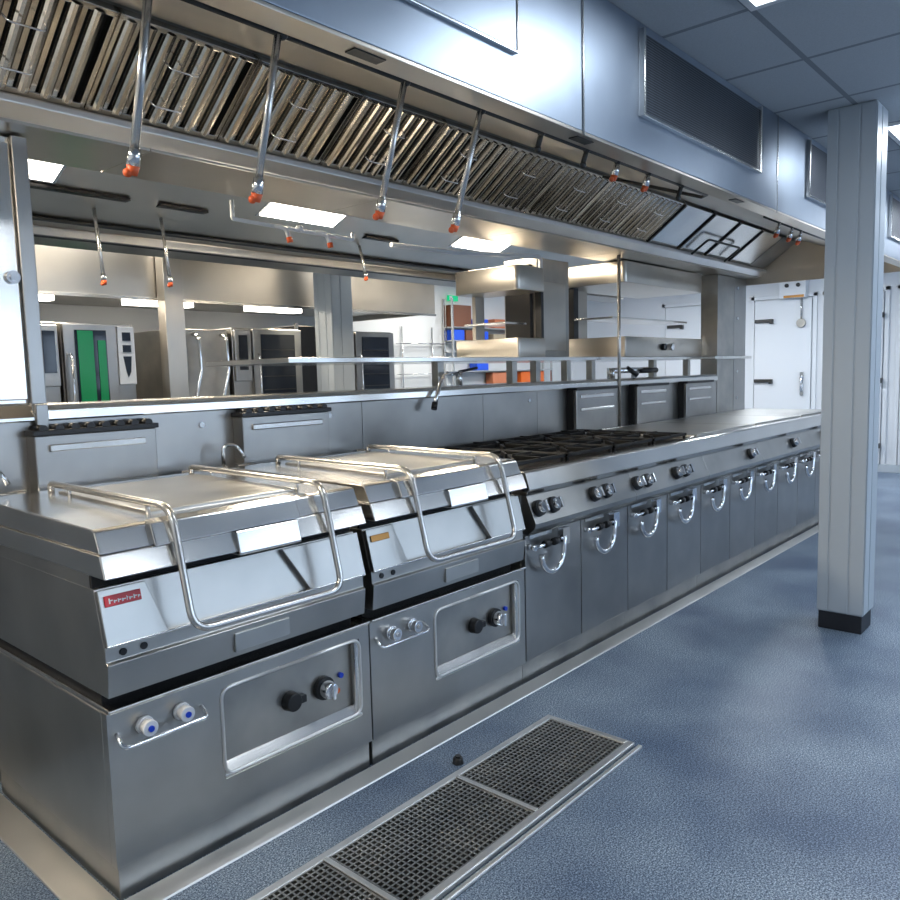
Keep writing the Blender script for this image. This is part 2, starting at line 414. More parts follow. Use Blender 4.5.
bratt_pan(-1.8, 'nearest stainless bratt pan with a red badge and tubular lid handle', 'red', False)
bratt_pan(-.9, 'second stainless bratt pan with a brass badge, between the nearest pan and the range', 'gold', True)

# ------------------------------------------------------------------ flue boxes
def flue(x0, w, z0, z1, lab, louvre, n):
    t = thing('flue_box', lab, 'flue', (x0+w/2, .83, z0), 'flue boxes along the splashback')
    MB().box(x0, .862, z0, x0+w, .934, z1-.018).build('casing', 'steelv', t, bev=.004)
    MB().box(x0-.006, .850, z1-.018, x0+w+.006, .934, z1).build('top_plate', 'black', t, bev=.002)
    MB().box(x0+.045, .852, z1-.075, x0+w-.045, .862, z1-.05).build('pressed_rib', 'bright', t, bev=.004)
    if louvre:
        g = MB()
        for i in range(8):
            cx = x0+.03+i*(w-.06)/7
            g.cyl((cx, .854, z1+.004), (cx, .93, z1+.004), .0145, n=12)
        g.build('louvre', 'black', t)
    else:
        MB().box(x0+.045, .852, z1-.16, x0+w-.045, .862, z1-.14).build('pressed_rib', 'bright', t, bev=.004)
        MB().box(x0-.008, .885, z0, x0-.001, .934, z1-.018).build('side_shield', 'black', t)
flue(-1.60, .435, .932, 1.196, 'louvred flue box behind the nearest bratt pan', True, 1)
flue(-.785, .465, .932, 1.212, 'louvred flue box behind the second bratt pan', True, 2)
flue(1.80, .53, .937, 1.236, 'flue box behind the open burners, nearest of the three plain ones', False, 3)
flue(2.65, .50, .937, 1.236, 'middle of the three plain flue boxes on the range back', False, 4)
flue(3.50, .53, .937, 1.236, 'farthest of the three plain flue boxes, beside the service pier', False, 5)

# small filling spouts behind the pans
def spout(x, lab):
    t = thing('water_spout', lab, 'tap', (x, .86, .93), 'filling spouts behind the pans')
    MB().cyl((x, .86, .86), (x, .86, 1.0), .016).build('stem', 'chrome', t)
    MB().tube(fillet([(x, .86, .98), (x, .86, 1.085), (x+.05, .84, 1.085), (x+.075, .82, 1.03)], .035), .008).build('spout', 'chrome', t)
spout(-.885, 'small chrome water spout between the two louvred flue boxes')
spout(-1.78, 'small chrome water spout at the left edge behind the nearest pan')

# ------------------------------------------------------------------ range cabinets and worktop
def door_handle(m, x, y=0):
    a = [(x+.15+.088*math.cos(u), y-.042, .575+.092*math.sin(u)) for u in [PI*1.02+PI*.98*k/14 for k in range(15)]]
    m.tube(a+[(x+.245, y-.040, .61), (x+.262, y-.022, .655)], .013, n=8)
    m.box(x+.225, y-.048, .585, x+.278, y-.018, .658)
    return m
def range_cab(x0, nd, knobs, lab):
    t = thing('range_cabinet', lab, 'cabinet', (x0+nd*.225, .42, 0), 'cabinet units under the range top')
    x1 = x0+nd*.45-.002
    MB().box(x0, .022, .002, x1, .86, .098).build('plinth', 'worn', t, bev=.002)
    MB().box(x0+.001, .025, .10, x1, .86, .83).build('carcass', 'steel', t)
    # sloped control panel
    MB().prism([(-.004, .829), (-.052, .712), (-.048, .690), (-.012, .662), (.03, .662), (.03, .829)], x0+.012 if x0 == 0 else x0, x1).build('control_panel', 'steel', t, bev=.002)
    for i in range(nd):
        a = x0+i*.45
        d = MB().box(a+.004, .0, .106, a+.446, .022, .655).build('door', 'steelv', t, bev=.0025)
        door_handle(MB(), a).build('handle', 'chrome', d)
        MB().tube([(a+.035, -.032, .603), (a+.245, -.032, .612)], .007).cyl((a+.035, -.034, .603), (a+.035, 0, .603), .012).build('lever_bar', 'chrome', d)
        for e_ in (.10, .17): MB().cyl((a+e_, -.032, .607), (a+e_+.035, -.032, .608), .0165).build('lever_grip', 'black', d)
        MB().box(a+.03, -.005, .640, a+.20, .0, .655).build('catch_plate', 'bright', d)
    sl = Vector((0, -.048, -.117)).normalized(); nn = Vector((0, -.117, .048)).normalized()
    for kx in knobs:
        c = Vector((kx, -.0285, .770))
        kb = MB().cyl(c, c+nn*.024, .037, .034).build('knob_bezel', 'black', t, bev=.002)
        k = MB().cyl(c+nn*.02, c+nn*.046, .027, .023)
        fr = frame(c+nn*.046, (1, 0, 0), -sl)
        k.box(-.006, -.024, -.002, .006, .024, .014, fr=fr)
        k.build('knob', 'chrome', t, bev=.002)
    return t
pair = lambda x: (x+.055, x+.165)
range_cab(0, 2, pair(0)+pair(.455), 'first range cabinet with paired knobs, touching the bratt pans')
range_cab(.9, 2, pair(.9-.03)+pair(1.33), 'second range cabinet from the bratt pans, with paired knobs')
range_cab(1.8, 2, (2.5,), 'third range cabinet from the bratt pans, with one knob')
range_cab(2.7, 2, (3.36,), 'fourth range cabinet from the bratt pans, with one knob')
range_cab(3.6, 2, (4.12,), 'fifth range cabinet from the bratt pans, partly behind the column')
range_cab(4.5, 1, (), 'narrow end cabinet of the range row, hidden behind the column')

t = thing('range_worktop', 'long stainless range top with a bright front lip over the cabinets', 'worktop', (2.47, .42, .83))
MB().prism([(-.022, .850), (-.030, .856), (-.008, .928), (.004, .933), (.07, .933), (.07, .831), (-.010, .831)], .004, 4.95).build('front_lip', 'bright', t, bev=.003)
MB().box(.004, .071, .831, 4.95, .93, .920).build('deck', 'worn', t)
MB().box(.032, .073, .9202, 1.798, .858, .9245).build('burner_tray', 'iron', t)
MB().box(.004, .86, .920, 4.95, .93, .936).build('rear_upstand', 'bright', t, bev=.002)
for a, b in ((.004, .03), (1.80, 1.86), (4.92, 4.95)):
    MB().box(a, .071, .9201, b, .86, .933).build('deck_rim', 'bright', t, bev=.002)
# burners under the grates
for i in range(4):
    for j in range(2):
        cx, cy = .045+.44*i+.22, .26+.36*j
        br = MB().cyl((cx, cy, .9246), (cx, cy, .934), .062, .055).cyl((cx, cy, .934), (cx, cy, .944), .040, .036).build('burner', 'iron', t)
# cast-iron grates, one per pair of burners
ordn = ['nearest the bratt pans', 'second from the bratt pans', 'third from the bratt pans', 'farthest from the bratt pans']
def grate(x0, lab):
    t = thing('burner_grate', lab, 'burner grate', (x0+.21, .45, .925), 'cast iron grates on the open burners')
    f = MB(); x1 = x0+.425; y0, y1 = .085, .845
    z0, z1 = .945, .962
    for a in ((x0, y0, x1, y0+.018), (x0, y1-.018, x1, y1), (x0, y0, x0+.018, y1), (x1-.018, y0, x1, y1), (x0, .456, x1, .474)):
        f.box(a[0], a[1], z0, a[2], a[3], z1)
    for a in ((x0+.005, y0+.005), (x1-.02, y0+.005), (x0+.005, y1-.02), (x1-.02, y1-.02)): f.box(a[0], a[1], .925, a[0]+.015, a[1]+.015, z0)
    f.build('grate_frame', 'iron', t, bev=.003)
    for cy in (.27, .655):
        cx = (x0+x1)/2; g = MB()
        for k in range(8):
            an = k*PI/4; R0 = .04; R1 = .185 if k % 2 == 0 else .20
            if k % 4 == 0: R1 = .20
            d = Vector((math.cos(an), math.sin(an), 0))
            fr = frame((cx, cy, 0), d, (-d.y, d.x, 0))
            g.box(R0, -.006, .946, min(R1, .19), .006, .968, fr=fr)
        g.build('grate_fingers', 'iron', t, bev=.002)
    return t
for i in range(4): grate(.035+.442*i, 'black cast iron burner grate, '+ordn[i])
# solid tops
for i, (a, b, lb) in enumerate(((1.88, 2.86, 'smooth steel hotplate beside the open burners'), (2.88, 3.88, 'smooth steel hotplate between the other two'), (3.90, 4.90, 'smooth steel hotplate at the far end of the range'))):
    h = thing('hotplate', lb, 'hotplate', ((a+b)/2, .46, .92), 'hotplates on the range top')
    MB().box(a, .085, .9205, b, .84, .938).build('plate', 'worn', h, bev=.004)
    MB().box(a+.03, .074, .921, b-.03, .084, .945).build('front_guard', 'steel', h, bev=.002)

# ------------------------------------------------------------------ splashback / partition
t = thing('splashback', 'low steel splashback wall with a bright cap behind the bratt pans and range', 'splashback', (1.5, 1.0, 0))
edges = [-2.9, -1.56, -.05, .90, 1.45, 2.35, 3.25, 4.30]
for a, b in zip(edges, edges[1:]):
    MB().box(a+.002, .935, .0, b-.002, .96, 1.226).build('panel', 'steelv', t, bev=.002)
MB().box(-2.9, .961, 0, 4.29, 1.09, 1.225).build('core', 'steel', t)
MB().prism([(.915, 1.228), (.917, 1.262), (.932, 1.280), (1.10, 1.282), (1.10, 1.228)], -1.545, 4.28).build('cap', 'bright', t, bev=.003)
sc = MB()
for x in (-.26, -.93, 1.36): sc.cyl((x, .936, 1.17), (x, .928, 1.17), .012)
sc.build('fixing_stud', 'chrome', t)

# left pier / cabinet
t = thing('wall_cabinet', 'tall steel cabinet with a round lock standing on the splashback at the left', 'cabinet', (-2.2, 1.05, 1.24))
MB().box(-2.95, .945, 1.285, -1.528, 1.10, 2.175).build('body', 'bright', t, bev=.004)
MB().box(-2.90, .928, 1.30, -1.583, .944, 2.15).build('door', 'bright', t, bev=.004)
MB().prism([(.905, 1.227), (.905, 1.24), (.93, 1.284), (.944, 1.284), (.944, 1.227)], -2.95, -1.575).build('bottom_flange', 'bright', t, bev=.003)
MB().box(-1.573, .900, 1.17, -1.532, .914, 1.283).build('corner_post', 'steelv', t, bev=.003)
MB().box(-1.578, .918, 1.284, -1.528, .944, 2.175).build('stile', 'steelv', t, bev=.003)
MB().cyl((-1.605, .928, 1.71), (-1.605, .912, 1.71), .022).cyl((-1.605, .912, 1.71), (-1.605, .906, 1.71), .012).build('lock', 'chrome', t)

# right pier
t = thing('service_pier', 'tall steel service pier with screws at the far end of the range', 'pier', (4.63, 1.02, .9))
MB().box(4.30, .93, 0, 4.68, 1.09, 2.175).build('main_panel', 'worn', t, bev=.003)
MB().box(4.69, .9305, .0, 4.98, 1.09, 2.175).build('end_panel', 'steelv', t, bev=.003)
q = MB()
for z in (1.05, 1.3, 1.8, 2.08): q.cyl((4.76, .9305, z), (4.76, .922, z), .014)
q.build('screw', 'chrome', t)

# ------------------------------------------------------------------ pass shelf with gantries on it
t = thing('pass_shelf', 'long thin steel shelf on posts above the splashback cap', 'shelf', (2.2, 1.3, 1.28))
MB().box(-.43, 1.0, 1.418, 4.285, 1.70, 1.444).box(4.1, .865, 1.4182, 4.285, 1.0, 1.4438).box(4.285, .865, 1.4182, 4.97, .893, 1.4438).build('board', 'bright', t, bev=.003)
for x in (.62, 1.32, 1.58, 1.95, 2.28, 3.25, 3.9, 4.6):
    MB().box(x, 1.03, 1.2825, x+.05, 1.08, 1.418).build('post', 'worn', t, bev=.002)

def gantry(x0, x1, y0, y1, z0, z1, z2, z3, lab, ctrl):
    t = thing('heated_gantry', lab, 'gantry', ((x0+x1)/2, (y0+y1)/2, z0), 'heated gantries on the pass shelf')
    def rbox(a0, a1, b0, b1, c0, c1, r, nm):
        pts = []
        for cx, cy, s in ((a0+r, b0+r, PI), (a1-r, b0+r, 1.5*PI), (a1-r, b1-r, 0), (a0+r, b1-r, .5*PI)):
            for k in range(6): pts.append((cx+r*math.cos(s+k*PI/10), cy+r*math.sin(s+k*PI/10)))
        m = MB(); a = [m.bm.verts.new((p[0], p[1], c0)) for p in pts]; b = [m.bm.verts.new((p[0], p[1], c1)) for p in pts]
        n = len(pts)
        for i in range(n): m.bm.faces.new((a[i], a[(i+1)%n], b[(i+1)%n], b[i])).smooth = True
        m.bm.faces.new(a[::-1]); m.bm.faces.new(b)
        return m.build(nm, 'hood', t, bev=.004)
    rbox(x0, x1, y0, y1, z2, z3, .03, 'upper_housing')
    lh = rbox(x0, x1, y0, y1, z0, z1, .015, 'lower_housing')
    ps = ((x0+.03, y1-.16, .07, .10, 'black'), (x0+.20, y1-.06, .20, .04, 'hood')) if ctrl else ((x1-.032, y0+.015, .03, .05, 'black'), (x1-.15, y1-.05, .10, .03, 'hood'))
    for px, py, a_, b_, mm in ps: MB().box(px, py, z1, px+a_, py+b_, z2).build('post', mm, t)
    MB().box(x0+.02, y0+.12, (z1+z2)/2-.06, x1-.06, y1-.17 if ctrl else y1-.07, (z1+z2)/2-.045).build('middle_shelf', 'bright', t, bev=.002)
    if ctrl:
        for dx in (.62, .76):
            kk = MB().cyl((x0+dx, y0, (z0+z1)/2), (x0+dx, y0-.03, (z0+z1)/2), .028)
            plabel(kk.build('dial', 'black' if dx < .7 else 'chrome', t, bev=.003), 'black dial' if dx < .7 else 'chrome dial')
gantry(2.76, 4.18, 1.0+.02, 1.66, 1.4445, 1.60, 2.01, 2.172, 'large heated gantry with two dials on the pass shelf beside the pier', True)
gantry(1.54, 1.86, 1.14, 1.69, 1.4445, 1.575, 1.89, 2.05, 'small heated gantry with rounded corners on the pass shelf, left of the service duct', False)
t = thing('service_duct', 'upright steel service duct standing between the two gantries', 'duct', (2.3, 1.5, 1.444))
MB().box(2.08, 1.36, 1.4445, 2.50, 1.66, 2.17).build('casing', 'worn', t, bev=.004)
MB().box(2.04, 1.40, 1.4445, 2.078, 1.62, 2.12).build('side_strip', 'black', t)
MB().box(2.13, 1.35, 1.50, 2.44, 1.359, 2.0).build('cover_plate', 'hood', t, bev=.003)

# taps on the cap
t = thing('swan_tap', 'chrome tap bending down over the splashback cap behind the second pan', 'tap', (.62, 1.0, 1.282))
MB().cyl((.80, 1.03, 1.282), (.80, 1.03, 1.36), .02).build('body', 'chrome', t)
MB().tube(fillet([(.80, 1.03, 1.35), (.60, .97, 1.35), (.49, .90, 1.30), (.41, .87, 1.19)], .06), .012).build('spout', 'chrome', t)
MB().cyl((.415, .872, 1.20), (.400, .868, 1.165), .016).build('nozzle', 'black', t)
MB().tube([(.80, 1.03, 1.36), (.92, .99, 1.38)], .008).build('lever', 'black', t)
t = thing('mixer_tap', 'chrome mixer tap with black levers under the hanging pole', 'tap', (2.65, 1.0, 1.282))
MB().cyl((2.5, 1.0, 1.282), (2.5, 1.0, 1.36), .03).tube([(2.5, 1.0, 1.34), (3.1, 1.0, 1.34)], .022).cyl((2.85, 1.0, 1.282), (2.85, 1.0, 1.36), .02).build('body', 'chrome', t)
MB().tube([(2.72, .99, 1.36), (2.78, .93, 1.30)], .018).tube([(2.95, 1.0, 1.335), (3.15, .96, 1.335)], .022).build('lever', 'black', t)
o = MB().cyl((2.47, .915, .932), (2.47, .915, 2.17), .0125).build('hanging_pole', 'pipe')
tag(o, 'thin upright steel pole from the range back to the hood, left of the large gantry', 'pole')

# ------------------------------------------------------------------ extraction hood
HX0, HX1 = -3.2, 5.0
t = thing('extraction_hood', 'long stainless extraction hood over the cooking suite', 'extraction hood', (1.0, .93, 2.1))
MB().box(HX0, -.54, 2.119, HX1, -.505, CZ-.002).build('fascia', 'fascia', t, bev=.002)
MB().prism([(-.54, 2.108), (-.54, 2.118), (-.458, 2.134), (-.458, 2.110)], HX0, HX1).build('gutter_lip', 'hood', t, bev=.002)
MB().box(HX0, 2.40, 2.10, HX1, 2.435, CZ-.002).build('rear_fascia', 'hood', t, bev=.002)
MB().prism([(2.40, 2.070), (2.40, 2.099), (2.26, 2.142), (2.26, 2.10)], HX0, HX1).build('rear_gutter_lip', 'worn', t, bev=.002)
sl0, sl1 = (-.455, 2.136), (.455, 2.492)
MB().prism([sl0, sl1, (sl1[0], sl1[1]+.012), (sl0[0], sl0[1]+.012)], HX0, HX1-.012).build('front_baffle_plate', 'hood', t)
MB().prism([(2.26, 2.146), (1.40, 2.492), (1.40, 2.504), (2.26, 2.158)], HX0, HX1-.012).build('rear_baffle_plate', 'hood', t)
# centre plenum: rail + soffit
MB().prism([(.765, 2.257), (.745, 2.248), (.745, 2.226), (.790, 2.188), (.80, 2.188), (.80, 2.257)], HX0, HX1-.012).build('drain_rail', 'satin', t, bev=.003)
for a, b in zip((HX0, -1.15, .0, 1.2, 2.4, 3.6), (-1.15, .0, 1.2, 2.4, 3.6, HX1-.012)):
    MB().box(a+.0015, .801, 2.180, b-.0015, 1.20, 2.255).build('soffit_panel', 'hood', t, bev=.002)
MB().prism([(1.20, 2.30), (1.40, 2.49), (1.41, 2.50), (.46, 2.50), (.46, 2.51), (1.42, 2.51), (1.22, 2.29)], HX0, HX1-.012).build('rear_filter_bank', 'worn', t)
MB().prism([(-.505, 2.12), (2.40, 2.12), (2.40, CZ-.004), (-.505, CZ-.004)], HX1-.012, HX1).build('end_panel', 'hood', t)
# access panels on the fascia
for a in (-1.90, .0, 1.88, 3.76):
    w = 1.14
    if a+w > HX1: w = HX1-a-.05
    p = MB().box(a, -.552, 2.258, a+w, -.541, 2.535).build('access_panel', 'fascia' if a < -1 else 'refl', t, bev=.003)
    if a >= 0: plabel(p, 'access panel with a dark reflection painted in')
    e_, d_ = (.012, -.563) if a >= 0 else (.007, -.555)
    fm = MB().box(a-e_, d_, 2.258-e_, a, -.541, 2.535+e_).box(a+w, d_, 2.258-e_, a+w+e_, -.541, 2.535+e_).box(a, d_, 2.258-e_, a+w, -.541, 2.258)
    fm.build('panel_frame', 'bright', p, bev=.002)
for a in (-2.2, -.39, 1.42, 3.25):
    MB().box(a-.004, -.544, 2.105, a+.004, -.5405, 2.57).build('fascia_seam', 'bright', t)
# recessed lamps on the rear slope
def slope_z(y): return 2.146+(2.26-y)*(2.492-2.146)/(.86)
lights = []
for xc in (-2.9, -1.32, .36, 2.04):  # leftmost lamp is unseen, added for warm highlights on the left edging
    y0, y1 = 1.62, 1.90
    n = Vector((0, -(2.492-2.146), -.86)).normalized()
    fr = frame((xc-.27, y1, slope_z(y1)), (1, 0, 0), (0, y0-y1, slope_z(y0)-slope_z(y1)))
    hgt = math.hypot(y1-y0, slope_z(y0)-slope_z(y1))
    L = MB().box(-.02, -.02, -.004, .56, hgt+.02, .006, fr=fr).build('lamp_frame', 'bright', t, bev=.002)
    MB().box(0, 0, -.014, .54, hgt, .012, fr=fr).build('lamp_diffuser', 'lampw', L)
    lights.append((xc, (y0+y1)/2, slope_z((y0+y1)/2), n))
fn = Vector((0, .39, -.92)).normalized(); fp = Vector((0, -.12, 2.272))
frl = frame((-2.80, -.25, 2.219-.002), (1, 0, 0), (0, .92, .36))
MB().box(0, 0, -.012, .54, .28, .004, fr=frl).build('lamp_diffuser', 'lampw', t)  # unseen front lamp, added to brighten the left filters
lights.append((-2.53, -.12, 2.268, fn))
for c in ((-1.30, -.50), (-.34, -.50), (1.0, -.50)):
    MB().box(c[0]-.05, c[1]-.02, 2.106, c[0]+.05, c[1]+.015, 2.1105).build('gutter_slot', 'black', t)

# grease filters
fo = Vector((0, .765, 2.260)); fv = Vector((0, .47-.765, 2.474-2.260)); FL = fv.length
def filt(x0, lab):
    t = thing('grease_filter', lab, 'grease filter', (x0+.25, .765, 2.274), 'baffle grease filters in the hood')
    fr = frame((x0, fo.y, fo.z), (1, 0, 0), fv) @ Matrix.Diagonal((1, 1, -1, 1))      # local z = x cross v  -> faces up/back; negative z faces the cooks
    MB().box(.002, .0, -.0, .498, .02, .04, fr=fr).box(.002, FL-.02, 0, .498, FL, .04, fr=fr).box(.002, 0, 0, .016, FL, .04, fr=fr).box(.484, 0, 0, .498, FL, .04, fr=fr).build('frame', 'baffle', t, bev=.002)
    m = MB(); n = 7; p = .468/n
    for k in range(n):
        a = .016+k*p
        prof = [(a+.004, .008), (a+.007, -.002), (a+.014, -.009), (a+.024, -.012), (a+.034, -.009), (a+.041, -.002), (a+.044, .008)]
        for q0, q1 in zip(prof, prof[1:]):
            co = [(q0[0], .012, q0[1]), (q1[0], .012, q1[1]), (q1[0], FL-.012, q1[1]), (q0[0], FL-.012, q0[1]),
                  (q0[0], .012, q0[1]+.002), (q1[0], .012, q1[1]+.002), (q1[0], FL-.012, q1[1]+.002), (q0[0], FL-.012, q0[1]+.002)]
            v = [m.bm.verts.new(fr @ Vector(c)) for c in co]
            for f in ((0,3,2,1),(4,5,6,7),(0,1,5,4),(1,2,6,5),(2,3,7,6),(3,0,4,7)): m.bm.faces.new([v[i] for i in f])
        if k < n-1: m.box(a+.046, .014, .018, a+.066, FL-.014, .022, fr=fr)
    m.build('baffles', 'baffle', t)
    MB().box(.016, .02, .034, .484, FL-.02, .039, fr=fr).build('backing', 'gap', t)
    for vv in (.10, .25):
        vv = vv*FL/.36
        MB().tube([fr @ Vector(c) for c in fillet([(.19, vv, -.008), (.20, vv, -.034), (.30, vv, -.034), (.31, vv, -.008)], .012, 3)], .0035, n=8).build('handle', 'chrome', t)
    return t
f0 = filt(-2.4, 'baffle grease filter at the left end of the hood, cut by the photo edge')
names = ['first', 'second', 'third', 'fourth', 'fifth', 'sixth', 'seventh', 'eighth', 'ninth']
for i in range(1, 10):
    dup(f0, (.5*i, 0, 0), f'baffle grease filter, {names[i-1]} after the one cut by the left photo edge')
f0['label'] = 'baffle grease filter farthest left in the hood bank'
for i in range(4):
    x0 = 2.6+.5*i
    w = .5
    t = thing('blank_filter_panel', ['smooth hood panel next to the last baffle filter', 'smooth hood panel, second after the baffle filters', 'smooth hood panel, third after the baffle filters, reflecting a lamp', 'smooth hood panel at the far end of the filter bank'][i], 'hood panel', (x0+.25, .765, 2.274), 'smooth panels at the end of the filter bank')
    fr = frame((x0, fo.y, fo.z), (1, 0, 0), fv) @ Matrix.Diagonal((1, 1, -1, 1))
    MB().box(.022, .002, .0, .478, FL-.002, .012, fr=fr).build('panel', 'bright', t, bev=.002)
    MB().box(.0, .0, -.012, .018, FL, .03, fr=fr).build('joint_bar', 'black', t)
t = tag(MB().box(0, 0, 0, .37, FL, .012, fr=frame((4.605, fo.y, fo.z), (1, 0, 0), fv) @ Matrix.Diagonal((1, 1, -1, 1))).build('filler_panel', 'worn'), 'narrow steel filler closing the filter bank at the far hood end', 'hood panel')
# wire bracket hanging in front of blank panels
o = MB().tube(fillet([(3.30, .737, 2.235), (3.30, .60, 2.33), (3.95, .60, 2.33), (3.95, .737, 2.235)], .04), .009).build('wire_bracket', 'darkpipe')
tag(o, 'bent dark wire bracket in front of the smooth hood panels', 'bracket')

# suppression pipework (front)
t = thing('suppression_pipe', 'dark fire suppression pipe along the front hood lip with angled droppers', 'pipework', (.3, -.42, 2.12))
MB().tube([(-3.1, -.42, 2.128), (.86, -.42, 2.128), (.90, -.38, 2.13), (.70, .02, 2.26)], .008).build('main_pipe', 'darkpipe', t)
for x in (-1.78, -1.48, -1.08, -.76, -.45, -.17, .05, .298, .60): MB().ball((x, -.42, 2.128), .014).build('tee_joint', 'darkpipe', t)
def dropper(x, y1, z1, par, y0=-.42, z0=2.125, mat='pipe'):
    a = Vector((x, y0, z0)); b = Vector((x+.0, y1, z1)); d = (b-a).normalized()
    p = MB().tube([a, b-d*.03], .0092).build('drop_pipe', mat, par)
    MB().cyl(b-d*.055, b-d*.02, .0125, .014).build('collar', 'chrome', p)
    MB().cyl(b-d*.02, b, .014, .010).ball(b+Vector((-.010, 0, .004)), .010, 10).build('nozzle_cap', 'copper', p)
for x, z in ((-1.797, 1.785), (-1.491, 1.775), (-1.086, 1.788), (-.767, 1.79)): dropper(x, -.305, z, t)
for x in (.05, .298): dropper(x, -.40, 2.06, t)
for x in (-.45, -.17, .60):
    MB().tube([(x, -.42, 2.125), (x, -.405, 2.085)], .009).ball((x, -.405, 2.078), .012, 10).build('nozzle_stub', 'darkpipe', t)
t = thing('nozzle_cluster', 'cluster of three red-tipped nozzles under the far end of the hood', 'nozzles', (2.0, -.40, 2.1))
MB().tube([(1.6, -.42, 2.128), (3.3, -.42, 2.128)], .008).build('main_pipe', 'darkpipe', t)
for x in (1.83, 2.04, 2.20): dropper(x, -.40, 2.05, t, -.42, 2.125, 'chrome')

# rear suppression droppers
t = thing('rear_droppers', 'pale pipe run with orange-tipped droppers under the rear hood edge', 'pipework', (.2, 2.1, 2.2))
MB().tube([(-2.2, 2.28, 2.10), (3.0, 2.28, 2.10)], .010).build('main_pipe', 'darkpipe', t)
for a_, b_ in ((-1.25, -.66), (-.50, -.22), (.95, 1.25)):
    MB().box(a_, 1.93, 2.258, b_, 1.99, 2.272, fr=None).build('vent_slot', 'black', t)
MB().tube([(-2.2, 2.18, 2.165), (3.0, 2.18, 2.165)], .012).build('main_pipe', 'darkpipe', t)
for x, z in ((-.79, 1.84), (-.43, 1.855), (1.0, 1.99)):
    dropper(x, 2.0, z, t, 2.06, 2.224)
t = thing('manifold_pipe', 'white pipe manifold with two orange caps below the left hood lamp', 'pipework', (-.2, 1.3, 2.1))
MB().tube(fillet([(-.49, 1.3, 2.185), (-.49, 1.3, 2.10), (.26, 1.3, 2.085), (.26, 1.3, 2.12)], .01), .010).ball((-.10, 1.3, 2.10), .02).build('main_pipe', 'white', t)
for x in (-.26, .0):
    MB().tube(fillet([(x, 1.3, 2.095), (x+.06, 1.28, 2.09), (x+.07, 1.27, 2.04)], .03), .011).build('elbow', 'white', t)
    MB().cyl((x+.07, 1.27, 2.045), (x+.075, 1.268, 2.02), .015).build('end_cap', 'copper', t)
t = thing('supply_pipe', 'white supply pipe running to the service duct below the right hood lamp', 'pipework', (1.4, 1.3, 2.1))
MB().tube(fillet([(.55, 1.3, 2.09), (1.10, 1.3, 2.10), (1.45, 1.3, 2.125), (2.04, 1.3, 2.16), (2.04, 1.3, 2.0), (2.04, 1.42, 1.98)], .03), .014).build('main_pipe', 'white', t)

# ------------------------------------------------------------------ ceiling lights
def ceil_light(x0, y0, lab, vis=True):
    t = thing('ceiling_light', lab, 'ceiling light', (x0+.3, y0+.3, CZ), 'square ceiling light panels')
    f = MB().box(x0+.004, y0+.004, CZ-.012, x0+.596, y0+.03, CZ-.0005).box(x0+.004, y0+.57, CZ-.012, x0+.596, y0+.596, CZ-.0005)
    f.box(x0+.004, y0+.03, CZ-.012, x0+.03, y0+.57, CZ-.0005).box(x0+.57, y0+.03, CZ-.012, x0+.596, y0+.57, CZ-.0005)
    f.build('frame', 'white', t)
    MB().box(x0+.03, y0+.03, CZ-.009, x0+.57, y0+.57, CZ-.001).build('diffuser', 'lamp', t)
def area(loc, d, sx, sy, power, col, name):
    l = bpy.data.lights.new(name, 'AREA'); l.shape = 'RECTANGLE'; l.size = sx; l.size_y = sy; l.energy = power; l.color = col
    o = bpy.data.objects.new(name, l); COL.objects.link(o); o.location = loc
    o.rotation_euler = Vector(d).to_track_quat('-Z', 'Y').to_euler(); return o
NEUT = (1.0, .96, .88); COOL = (.85, .92, 1.0); WARM = (1.0, .86, .66)
k = 0
cl = [(-.42, -1.46, 'ceiling light panel above the near side of the column aisle, at the top photo edge'), (1.98, -1.46, 'ceiling light panel just right of the column top'),
      (4.38, -1.46, 'third ceiling light panel along the aisle beyond the column'), (6.18, -1.46, 'ceiling light panel nearest the cold room doors'),
      (-4.02, -1.46, 'added ceiling light panel beyond the left photo edge, over the near aisle'), (-.42, -3.86, 'ceiling light panel in the second row, left of the middle'), (1.98, -3.86, 'ceiling light panel in the second row, middle'), (4.38, -3.86, 'ceiling light panel in the second row, right')]  # far left panel is unseen, added to light the left wall
for x, y, lab in cl:
    ceil_light(x, y, lab); area((x+.3, y+.3, CZ-.02), (0, 0, -1), .54, .54, 8, COOL, 'ceiling_lamp')
for x, y, lab in ((-2.82, 2.74, 'ceiling light panel over the rear aisle at the left'), (-.42, 2.74, 'ceiling light panel over the rear aisle, left of the rear column'), (1.98, 2.74, 'ceiling light panel over the rear aisle, right of the rear column'), (3.78, 3.34, 'added ceiling light panel above the wire rack'), (5.58, 2.74, 'ceiling light panel near the storage shelf'), (6.0, .94, 'ceiling light panel before the cold room doors')):  # panel above the wire rack is added to brighten the rear wall
    ceil_light(x, y, lab); area((x+.3, y+.3, CZ-.02), (0, 0, -1), .54, .54, 30 if x > 3 else 10, COOL if x > 5 else NEUT, 'ceiling_lamp')
for xc, yc, zc, n in lights:
    area((xc, yc+n.y*.03, zc+n.z*.03), n, .5, .26, 20, WARM, 'hood_lamp')

